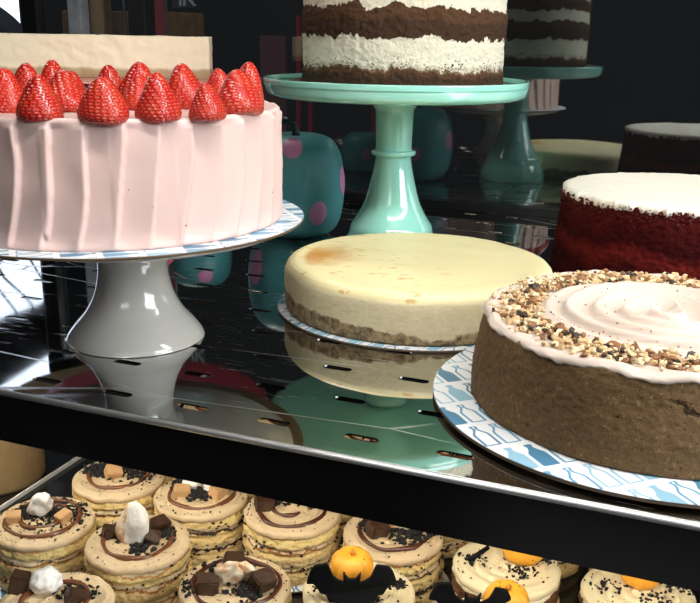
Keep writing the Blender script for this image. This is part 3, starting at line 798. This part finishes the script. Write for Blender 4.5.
# ------------------------------------------------------------------ teal pumpkins
def teal_pumpkin(label, x, y, r, h, spots, rz=0, stem=True):
    t = thing('decorative_pumpkin', label, 'pumpkin', (x, y, 0), rz, 'teal pumpkins at the back of the shelf')
    pr = smoothprof([(0, h * .045), (r * .30, h * .01), (r * .55, 0), (r * .80, h * .06), (r * .94, h * .20), (r, h * .42), (r * .985, h * .62), (r * .91, h * .81), (r * .74, h * .94), (r * .46, h * .995), (r * .20, h * .985), (0, h * .965)], 5)
    def fn(a, rr, z, t_): return rr * (1 + .005 * math.cos(a * 7) * (rr / r)), z
    bd = obj('body', lathe(pr, 140, fn), M['teal'], t)
    if stem:
        bm = bmesh.new()
        tube(bm, [(0, 0, h * .955), (-.0005, 0, h * 1.02), (-.003, 0, h * 1.08), (-.009, -.001, h * 1.115), (-.016, -.002, h * 1.12)], lambda q: .0055 - .0015 * math.sin(q * 3) , 12); obj('stem', bm, M['teal_dark'], t)
    def rad(zf):
        for (r0, z0), (r1, z1) in zip(pr, pr[1:]):
            if z0 <= zf * h <= z1 and z1 > z0 and z0 > h * .001: return r0 + (r1 - r0) * (zf * h - z0) / (z1 - z0)
        return r
    for az, zf, sw, sh_ in spots:
        # a painted dot wrapped on the skin
        bm = bmesh.new(); vs = []
        for j in range(7):
            for i in range(28 if j else 1):
                q = 2 * PI * i / 28; du = sw * j / 6 * math.cos(q); dv = sh_ * j / 6 * math.sin(q)
                z = zf + dv / h; rr = rad(min(.97, max(.03, z))); a2 = az + du / max(.02, rr)
                rr = rr * (1 + .005 * math.cos(a2 * 7) * (rr / r)) + .0006 * (1 if j < 6 else .3)
                vs.append(bm.verts.new((rr * math.cos(a2), rr * math.sin(a2), z * h)))
        idx = lambda j, i: 0 if j == 0 else 1 + (j - 1) * 28 + i % 28
        for j in range(6):
            for i in range(28):
                f = [vs[idx(j, i)], vs[idx(j + 1, i)], vs[idx(j + 1, i + 1)]] + ([vs[idx(j, i + 1)]] if j else [])
                bm.faces.new(f)
        tag(obj('painted_dot', bm, M['dot'], t), label='pink painted dot')
    return t
D = math.radians
# azimuth -68 deg faces the camera
teal_pumpkin('teal pumpkin with pink dots and a dark curved stem beside the pink cake', -.457, .990, .0590, .121,
             [(D(-70), .90, .0115, .011), (D(-38), .28, .0115, .0145), (D(8), .56, .012, .017), (D(-124), .30, .013, .022), (D(150), .5, .012, .012), (D(80), .4, .012, .012)])
teal_pumpkin('small teal pumpkin hidden behind the pink cake, seen mirrored in the shelf', -.570, .950, .0400, .068,
             [(D(-50), .72, .0095, .0085), (D(-100), .30, .009, .009), (D(60), .5, .009, .009)], stem=False)

# ------------------------------------------------------------------ the small cakes
MR, MH = .0375, .0440
def mini_body(seed):
    def fn(a, r, z, t):
        w = min(1, (r / MR) ** 6)
        groove = 0
        for g in (.011, .015, .0255, .030): groove += -.0016 * math.exp(-((z - g - .0012 * math.sin(a * 2 + seed)) / .0012) ** 2)
        return r + w * (groove + .0014 * noise.noise((math.cos(a) * 2.5 + seed, math.sin(a) * 2.5, z * 110)) + .0010 * fbm((a * 9, z * 330, seed), 4)), z
    pr = dense([(0, 0), (MR - .001, 0), (MR, .001), (MR + .0006, .006), (MR, .012), (MR + .0007, .020), (MR, .027), (MR + .0004, .034), (MR - .0008, MH - .005)], .0009) + [(MR - .004, MH - .004), (0, MH - .004)]
    return lathe(pr, 200, fn)
def mini_top(seed, swirl_h=.0014):
    def fn(a, r, z, t):
        x, y = r * math.cos(a), r * math.sin(a)
        u = r / .009 - a / (2 * PI) + seed * .3; f = u - math.floor(u)
        w = min(1, (r / MR) ** 6)
        return r + w * (.0008 * noise.noise((a * 3, z * 80, seed)) + .0004 * fbm((a * 22, 3, seed), 3)), z + (swirl_h * f if r < MR - .004 and z > MH - .003 else 0) + .0010 * noise.noise((x * 90 + seed, y * 90, 1)) + .0005 * fbm((x * 300, y * 300, seed), 3)
    pr = [(0, MH - .006), (MR - .0012, MH - .006)] + dense([(MR - .0012, MH - .006), (MR, MH - .005), (MR + .0002, MH - .0025), (MR - .0007, MH - .0008), (MR - .0025, MH), (0, MH)], .0012)[1:]
    return lathe(pr, 150, fn)
bodies = [mini_body(s) for s in range(1)]
def me_of(name, bm, mats):
    o = obj(name, bm, mats, smooth=(name not in ('chocolate_chunk', 'caramel_cube'))); me = o.data; bpy.data.objects.remove(o); return me
ME_B = [me_of('cake_body', mini_body(s), M['smore' if s % 2 == 0 else 'smore_b']) for s in range(3)]
ME_P = [me_of('cake_body', mini_body(s + 9), M['pumpk_side']) for s in range(2)]
ME_T = [me_of('frosting_top', mini_top(s), M['smore_top']) for s in range(3)]
ME_TP = [me_of('frosting_top', mini_top(s + 5, .0028), M['frost_yellow']) for s in range(2)]
ME_CH = [me_of('chocolate_chunk', chunk((.0062, .0056, .0052), s), M['choc']) for s in range(3)]
ME_FU = [me_of('caramel_cube', chunk((.0054, .0044, .0042), s + 6, .07), M['fudge']) for s in range(2)]
def lumpm(name, s, seed, m, rough=.17, sub=4):
    bm = bmesh.new(); lump(bm, (0, 0, 0), s, seed, 0, sub, rough, Matrix.Identity(3), 1.7); return me_of(name, bm, m)
ME_ME = [lumpm('meringue', (.0075, .0060, .0100), 1, M['marsh']), lumpm('meringue', (.0085, .0065, .0065), 2, M['marsh'])]
ME_TA = [lumpm('toasted_marshmallow', (.0085, .0045, .0095), 3, M['toast']), lumpm('toasted_marshmallow', (.0090, .0050, .0060), 4, M['toast'])]
def meringue_half():
    def fn(a, r, z, t):
        return r * (1 + .24 * noise.noise((math.cos(a) * 1.4, math.sin(a) * 1.4, z * 90))), z
    bm = lathe(smoothprof([(0, 0), (.0075, 0), (.0098, .004), (.0096, .010), (.0078, .017), (.0050, .0225), (.0022, .0252), (0, .0258)], 4), 40, fn)
    for v in bm.verts: v.co.y *= .55
    for f in bm.faces: f.material_index = 1 if f.calc_center_median().x < -.0035 or f.calc_center_median().y > .002 else 0
    return me_of('meringue', bm, [M['marsh'], M['toast']])
ME_HALF = meringue_half()
def part(name, me, par, loc, rot=(0, 0, 0), scale=1, label=None):
    o = bpy.data.objects.new(name, me); C.objects.link(o); o.parent = par; o.location = loc; o.rotation_euler = rot
    o.scale = (scale,) * 3 if isinstance(scale, (int, float)) else scale
    if label: o['label'] = label
    return o
TOPZ = MH + .0004
def ring_drizzle(par, r, m, seed, arc=(0, 2 * PI), spiral=False):
    bm = bmesh.new(); pts = []
    n = 64
    for i in range(n):
        q = arc[0] + (arc[1] - arc[0]) * i / n
        rr = r * (1 + .10 * noise.noise((math.cos(q) * 1.5, math.sin(q) * 1.5, seed)))
        if spiral: rr *= 1 - .55 * i / n
        pts.append((rr * math.cos(q), rr * math.sin(q), TOPZ + .0008))
    tube(bm, pts, lambda t: .0017 * (1 + .25 * math.sin(t * 23 + seed)), 8, closed=not spiral and arc[1] - arc[0] > 6.2)
    return obj('chocolate_drizzle', bm, m, par)
def crumbs(par, seed, clusters, scatter=70, side=25):
    scatter = int(scatter * 1.7); side *= 2
    clusters = [(a, b, c, int(d * 2.0), e * 1.25) for a, b, c, d, e in clusters]
    bm = bmesh.new(); rr_ = random.Random(seed)
    def one(x, y, z, s): lump(bm, (x, y, z), (s, s * rr_.uniform(.6, 1), s * rr_.uniform(.6, 1)), rr_.randint(0, 99), 0, 1, .4)
    for cx, cy, sd, n, big in clusters:
        for i in range(n):
            x, y = rr_.gauss(cx, sd), rr_.gauss(cy, sd)
            if math.hypot(x, y) < MR - .002: one(x, y, TOPZ + .0006 + rr_.uniform(0, .0015) * (sd < .008), rr_.uniform(.0007, big))
    for i in range(scatter):
        a, q = rr_.uniform(0, 2 * PI), MR * math.sqrt(rr_.uniform(.02, .93)); one(q * math.cos(a), q * math.sin(a), TOPZ + .0003, rr_.uniform(.0003, .0009))
    for i in range(side):
        a = rr_.uniform(0, 2 * PI); z = rr_.choice((.013, .028, rr_.uniform(.006, .04))) + rr_.uniform(-.0015, .0015); one((MR + .0002) * math.cos(a), (MR + .0002) * math.sin(a), z, rr_.uniform(.0006, .0015))
    return tag(obj('cookie_crumbs', bm, M['crumb'], par, smooth=False), kind='stuff', label='black cookie crumbs')
BZ = TZ + .0016
def mini(x, y, label, v, pump=False, rz=0, sink=0):
    t = thing('mini_layer_cake', label, 'cake', (x, y, BZ), YAW, 'small layer cakes on the tray')
    part('cake_body', (ME_P if pump else ME_B)[v % (2 if pump else 3)], t, (0, 0, 0), (0, 0, rz))
    part('frosting_top', (ME_TP if pump else ME_T)[v % (2 if pump else 3)], t, (0, 0, 0), (0, 0, rz))
    return t
MINI_XY = {}
def bd(x, y, lab):
    board(lab, x, y, TZ + .0001, .0450, M['bottles'], 'small boards on the tray', t=.0014, rz=YAW)
PZZ = TOPZ + .003

# a
a_ = mini(-.4345, .4840, 'small cake at the left edge with white meringue, caramel cubes and chocolate swirl', 0)
part('meringue', ME_ME[0], a_, (-.003, .004, TOPZ + .010), (.3, .5, .4), 1.05); part('caramel_cube', ME_FU[0], a_, (-.0215, -.004, PZZ), (.2, .1, .3)); part('caramel_cube', ME_FU[1], a_, (.016, -.002, PZZ), (.1, -.2, 1.0))
ring_drizzle(a_, .027, M['drizzle'], 1); ring_drizzle(a_, .021, M['drizzle'], 4, (1, 8), True)
crumbs(a_, 1, [(.004, .012, .008, 90, .0022), (-.016, .008, .006, 60, .002), (.018, .004, .006, 50, .0018), (0, 0, .016, 80, .0012)], 130, 20)
# b
b_ = mini(-.4225, .5630, 'small cake at back left with one caramel cube and dark crumbs', 2, rz=2)
part('caramel_cube', ME_FU[1], b_, (-.0035, -.003, PZZ + .001), (.5, .2, .5), 1.2)
ring_drizzle(b_, .024, M['drizzle'], 2)
crumbs(b_, 2, [(-.017, .006, .006, 130, .0024), (.004, .012, .008, 60, .002), (.02, 0, .006, 40, .0014)], 70, 25)
# c
c_ = mini(-.3505, .4850, 'small cake with a tall white meringue half standing on top', 0, rz=1.2)
part('meringue', ME_HALF, c_, (-.0035, -.001, TOPZ - .001), (0, .12, -.25), 1.28, 'tall meringue half, white in front and toasted tan behind')
part('chocolate_chunk', ME_CH[0], c_, (-.0215, .003, PZZ), (.2, .3, .4), (.8, .8, 1.1)); part('chocolate_chunk', ME_CH[1], c_, (.013, .016, PZZ), (.3, .1, .9)); part('chocolate_chunk', ME_CH[2], c_, (.0105, -.003, PZZ), (.4, .3, .2), .9)
ring_drizzle(c_, .0250, M['drizzle'], 3)
crumbs(c_, 3, [(.016, .007, .005, 60, .0018), (-.013, .006, .005, 40, .002), (.004, -.012, .005, 40, .002)], 60, 22)
# d
d_ = mini(-.3455, .5660, 'small cake with two white meringues and two caramel cubes round dark crumbs', 1, rz=.5)
part('meringue', ME_ME[1], d_, (-.0085, .009, TOPZ + .005), (.2, .2, .5), 1.0); part('meringue', ME_ME[1], d_, (.008, .006, TOPZ + .005), (.1, -.3, 1.2), 1.05)
part('caramel_cube', ME_FU[0], d_, (-.0150, -.004, PZZ), (.2, .2, .3), 1.15); part('caramel_cube', ME_FU[1], d_, (.0145, -.005, PZZ), (.1, .2, .9), 1.2)
ring_drizzle(d_, .0265, M['drizzle'], 5)
crumbs(d_, 4, [(0, -.004, .004, 90, .0024), (-.016, .014, .006, 70, .002), (.016, .014, .005, 30, .002)], 80, 20)
# e
e_ = mini(-.2665, .5700, 'small cake with chocolate chunk at left of a dark sauce ring, under the shelf lip', 2, rz=0)
part('chocolate_chunk', ME_CH[0], e_, (-.0215, .000, PZZ + .001), (.1, .1, .25), 1.15); part('toasted_marshmallow', ME_TA[1], e_, (-.001, .010, TOPZ + .004), (.3, .2, .3)); part('chocolate_chunk', ME_CH[2], e_, (.018, .006, PZZ), (.2, .2, .7), (1.2, .8, .8))
ring_drizzle(e_, .0275, M['drizzle_dark'], 6); ring_drizzle(e_, .022, M['drizzle_dark'], 7, (.5, 5.5), True)
crumbs(e_, 5, [(-.008, .012, .005, 50, .002), (-.02, .016, .006, 20, .0014)], 50, 60)
# f
f_ = mini(-.1835, .5715, 'small cake with chocolate and toasted marshmallow chunks in a dark ring', 1, rz=3)
part('chocolate_chunk', ME_CH[1], f_, (-.0120, -.004, PZZ + .001), (.2, .2, .5), 1.2); part('toasted_marshmallow', ME_TA[0], f_, (-.003, .003, TOPZ + .006), (.2, .1, .2), .9); part('toasted_marshmallow', ME_TA[0], f_, (.008, .003, TOPZ + .006), (.2, -.1, -.2), .9); part('chocolate_chunk', ME_CH[2], f_, (.002, .015, PZZ), (.2, .3, .1))
ring_drizzle(f_, .0265, M['drizzle_dark'], 8)
crumbs(f_, 6, [(.012, -.004, .007, 60, .0022), (-.016, .006, .005, 40, .002)], 40, 20)
# g
g_ = mini(-.2605, .4655, 'front small cake with three chocolate chunks and two toasted marshmallow pieces', 0, rz=4)
part('chocolate_chunk', ME_CH[1], g_, (-.0025, .0195, PZZ + .001), (.1, .2, .3), 1.1); part('chocolate_chunk', ME_CH[0], g_, (-.0170, -.0075, PZZ + .001), (.1, .1, .2), 1.2); part('chocolate_chunk', ME_CH[2], g_, (.0190, -.003, PZZ + .001), (.3, .1, .6), 1.2)
part('toasted_marshmallow', ME_TA[0], g_, (-.0040, .001, TOPZ + .007), (.35, .1, .2), 1.15); part('toasted_marshmallow', ME_TA[0], g_, (.0080, .004, TOPZ + .006), (.4, -.6, -.5), 1.0)
ring_drizzle(g_, .0285, M['drizzle_dark'], 9); ring_drizzle(g_, .022, M['drizzle'], 11, (.3, 3.2), True)
crumbs(g_, 7, [(.010, -.008, .006, 50, .0018), (-.014, .012, .006, 30, .002), (-.03, -.005, .006, 30, .0014)], 90, 40)
# h
h_ = mini(-.3580, .4020, 'small cake cut by the bottom edge with a round white meringue ball and chocolate chunk', 2, rz=5)
part('meringue', ME_ME[1], h_, (-.0090, .012, TOPZ + .008), (0, 0, .4), (1.15, 1.3, 1.35)); part('chocolate_chunk', ME_CH[0], h_, (-.0265, .012, PZZ + .003), (.1, .25, .1), (.95, .9, 1.5)); part('chocolate_chunk', ME_CH[2], h_, (.014, .004, PZZ - .001), (.1, .5, .4), (1.3, .8, .7))
ring_drizzle(h_, .022, M['drizzle'], 10)
bmh = crumbs(h_, 8, [(.012, .010, .006, 30, .0018)], 60, 10)
# plain tan cake beyond the tray on the left
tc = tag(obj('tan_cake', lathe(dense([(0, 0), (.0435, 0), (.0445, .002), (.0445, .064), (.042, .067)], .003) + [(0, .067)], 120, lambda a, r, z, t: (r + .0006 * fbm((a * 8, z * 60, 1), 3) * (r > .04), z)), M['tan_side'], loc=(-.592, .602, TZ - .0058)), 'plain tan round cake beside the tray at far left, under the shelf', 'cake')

def mini_pumpkin(label, x, y, z, s, rx=0, rz=0):
    t = thing('icing_pumpkin', label, 'pumpkin', (x, y, z), rz, 'orange icing pumpkins on the small cakes')
    def fn(a, r, zz, t_): return r * (1 - .07 * abs(math.sin(a * 4.5)) ** .0 * (abs(math.cos(a * 4.5)) < .25) - .05 * (1 - abs(math.sin(a * 4.5)))), zz
    k = s / .0145
    pr = smoothprof([(0, 0), (.009, 0), (.0132, .003), (.0145, .008), (.0132, .014), (.0095, .0180), (.005, .0192), (.0022, .0185), (0, .0182)], 4)
    b = obj('body', lathe([(p[0] * k, p[1] * k) for p in pr], 90, lambda a, r, zz, t_: (r * (1 - .085 * (1 - abs(math.sin(a * 4))) ** 2), zz)), M['pumpkin'], t, rot=(rx, 0, 0))
    bm = bmesh.new(); tube(bm, [(0, 0, .0178 * k), (.0003, 0, .0198 * k), (.0010, 0, .0212 * k)], .0016 * k, 8); obj('stem', bm, plain('dull_orange_stem', (.55, .22, .02), .5), b)
    return t
def bat(label, x, y, z, w, rx, rz, ry=0):
    h = [(0, .02), (.035, .02), (.095, .095), (.085, -.02), (.13, 0), (.19, .035), (.225, .11), (.25, .165), (.31, .155), (.39, .137), (.43, .08), (.46, 0), (.475, -.07), (.40, -.06), (.36, -.10), (.33, -.15), (.27, -.16), (.23, -.24), (.17, -.23), (.12, -.27), (.06, -.27), (0, -.36)]
    pts = [(p[0], p[1]) for p in h] + [(-p[0], p[1]) for p in h[::-1][1:-1]]
    bm = bmesh.new(); vs = []
    for d in (0, 1):
        vs.append([bm.verts.new((px * w, (d - .5) * .0036 + abs(px) ** 2 * w * .35, pz * w)) for px, pz in pts])
    f0 = bm.faces.new(vs[0][::-1]); f1 = bm.faces.new(vs[1]); n_ = len(pts)
    for i in range(n_): bm.faces.new((vs[0][i], vs[0][(i+1) % n_], vs[1][(i+1) % n_], vs[1][i]))
    o = obj('icing_bat', bm, M['bat'], loc=(x, y, z), rot=(rx, ry, rz), smooth=False)
    bev(o, .0008, 2)
    return tag(o, label, 'bat decoration', 'black icing bats on the small cakes')
def local(px, py, lx, ly):
    return px + lx * math.cos(YAW) - ly * math.sin(YAW), py + lx * math.sin(YAW) + ly * math.cos(YAW)
ZT = BZ + TOPZ
# i, j, k, l
for key, (x, y, lab, v) in dict(
    i=(-.1800, .4900, 'small cream-frosted cake behind the large black bat at bottom centre', 0),
    j=(-.0950, .5590, 'small cream-frosted chocolate cake with a dark stick, second from the right', 1),
    k=(-.0945, .4800, 'small cream-frosted cake at the bottom edge behind the smaller bat', 0),
    l=(-.0060, .5640, 'rightmost small cream-frosted chocolate cake under the shelf lip', 1)).items():
    t = mini(x, y, lab, v, True, rz=v * 2 + x * 9)
    crumbs(t, 20 + ord(key), [(.008, -.012, .006, 40, .0012), (-.022, .004, .005, 25, .0013), (.026, .006, .004, 25, .0014)], 50, 6)
    if key == 'j':
        bm = bmesh.new(); tube(bm, [(-.027, .001, TOPZ + .002), (-.012, .010, TOPZ + .007)], .0016, 10); tag(obj('chocolate_stick', bm, M['bat'], t))
    MINI_XY[key] = (x, y)
for key, lx, ly, s, lab in (('i', -.005, .012, .0150, 'orange icing pumpkin rising behind the large black bat'), ('j', .012, .007, .0150, 'orange icing pumpkin half hidden by the shelf lip above the small bat'),
                       ('k', .018, .018, .0150, 'orange icing pumpkin with dark specks beside the small bat at bottom right'), ('l', .003, .010, .0140, 'rightmost orange icing pumpkin, only its lower half below the shelf lip')):
    x, y = local(*MINI_XY[key], lx, ly); mini_pumpkin(lab, x, y, ZT + .0018, s, .12, YAW)
x, y = local(*MINI_XY['i'], -.005, -.014); bat('large black icing bat with spread wings at bottom centre', x, y, ZT + .0165, .0626, -.25, YAW)
x, y = local(*MINI_XY['k'], -.006, .004); bat('smaller black icing bat cut by the bottom edge of the photo', x, y, ZT + .0205, .056, -.30, YAW, .1)

for key, (x, y, lab) in dict(a=(-.4345, .4840, 'small bottle-print board under the left-edge meringue cake'), b=(-.4235, .5695, 'small bottle-print board under the back left caramel cake'), c=(-.3505, .4850, 'small bottle-print board under the cake with the tall meringue half'),
        d=(-.3455, .5660, 'small bottle-print board under the cake with two meringues'), e=(-.2665, .5700, 'small bottle-print board under the cake with the left chocolate chunk'), f=(-.1835, .5715, 'small bottle-print board under the toasted marshmallow cake beneath the lip'),
        g=(-.2605, .4655, 'small bottle-print board under the front cake with three chocolate chunks'), h=(-.3580, .4020, 'small bottle-print board under the cake cut by the bottom edge'), i=(-.1800, .4900, 'small bottle-print board under the cake with the large bat'),
        j=(-.0950, .5590, 'small bottle-print board under the cake with the dark stick'), k=(-.0945, .4800, 'small bottle-print board under the cake with the small bat'), l=(-.0060, .5640, 'small bottle-print board under the rightmost small cake')).items():
    if key == 'b': x, y = -.4225, .5630
    bd(x, y, lab)

# neighbouring boards overlap like shingles: every second one lies a card's thickness higher
for (rx_, ry_) in ((-.3505, .4850), (-.1800, .4900), (-.4225, .5630), (-.2665, .5700), (-.0950, .5590)):
    for o in list(C.objects):
        if o.parent is None and o.get('group') in ('small layer cakes on the tray', 'small boards on the tray', 'orange icing pumpkins on the small cakes', 'black icing bats on the small cakes'):
            if math.hypot(o.location.x - rx_, o.location.y - ry_) < .034: o.location.z += .0016

# rows farther back, glimpsed only through the slots
def copy_tree(o):
    c = o.copy(); C.objects.link(c)
    for ch in o.children:
        d = ch.copy(); C.objects.link(d); d.parent = c
    return c
for r_ in range(2):
    for q_ in range(6):
        c = copy_tree((e_, d_, f_)[(q_ + r_) % 3]); c.location = (-.423 + .083 * q_, .654 + .083 * r_, TZ + .0002); c.rotation_euler.z = YAW + q_ * 1.3
        tag(c, 'small cake in the back rows, glimpsed through the shelf slots', 'cake', 'small cakes in the back rows')

# ------------------------------------------------------------------ light
def area(name, loc, target, sx, sy, power, col=(1, 1, 1)):
    l = bpy.data.lights.new(name, 'AREA'); l.shape = 'RECTANGLE'; l.size = sx; l.size_y = sy; l.energy = power; l.color = col
    o = bpy.data.objects.new(name, l); C.objects.link(o); o.location = loc
    o.rotation_euler = (Vector(target) - Vector(loc)).to_track_quat('-Z', 'Y').to_euler(); return o
area('case_led_strip', (.28, .50, .72), (.15, .80, 0), 1.2, .05, 10.5, (1, .97, .91))
area('under_shelf_led', (-.2, .470, -.012), (-.2, .66, -.15), 1.6, .012, 1.9, (1, .93, .80))
area('shop_front_daylight', (2.25, .05, 1.05), (-.2, .6, -.02), 1.4, 1.0, 56, (.95, .98, 1))
area('front_fill_light', (-.1, -1.9, 1.3), (-.2, .6, 0), 1.0, .5, 7, (1, .97, .93))  # unseen soft fill added to brighten the fronts of the cakes
area('back_shop_fill', (-1.7, 1.75, 2.3), (-1.7, 2.2, 0), .8, .5, 30, (1, .93, .85))  # unseen light added so the columns behind the glass show up
w = bpy.data.worlds.new('world'); sc.world = w; w.use_nodes = True
w.node_tree.nodes['Background'].inputs[0].default_value = (.75, .85, 1, 1); w.node_tree.nodes['Background'].inputs[1].default_value = .022

# ------------------------------------------------------------------ camera
cam = bpy.data.cameras.new('camera'); cam.sensor_width = 36; cam.sensor_fit = 'HORIZONTAL'; cam.lens = 900 / 700 * 36
cam.clip_start = .01; cam.clip_end = 50
co = bpy.data.objects.new('camera', cam); C.objects.link(co)
p, r = math.radians(16.5), math.radians(1.0)
fw = Vector((-math.sin(YAW) * math.cos(p), math.cos(YAW) * math.cos(p), -math.sin(p)))
rt = Vector((math.cos(YAW), math.sin(YAW), 0)); up = rt.cross(fw)
rt2 = rt * math.cos(r) + up * math.sin(r); up2 = up * math.cos(r) - rt * math.sin(r)
m = Matrix((rt2, up2, -fw)).transposed().to_4x4(); m.translation = (0, 0, .235)
co.matrix_world = m
sc.camera = co
sc.view_settings.view_transform = 'Standard'; sc.view_settings.look = 'None'; sc.view_settings.gamma = 1; sc.view_settings.exposure = 0
sc.view_settings.use_curve_mapping = False
sc.cycles.use_denoising = True
sc.cycles.caustics_reflective = True
sc.cycles.max_bounces = 10; sc.cycles.glossy_bounces = 6; sc.cycles.transparent_max_bounces = 10
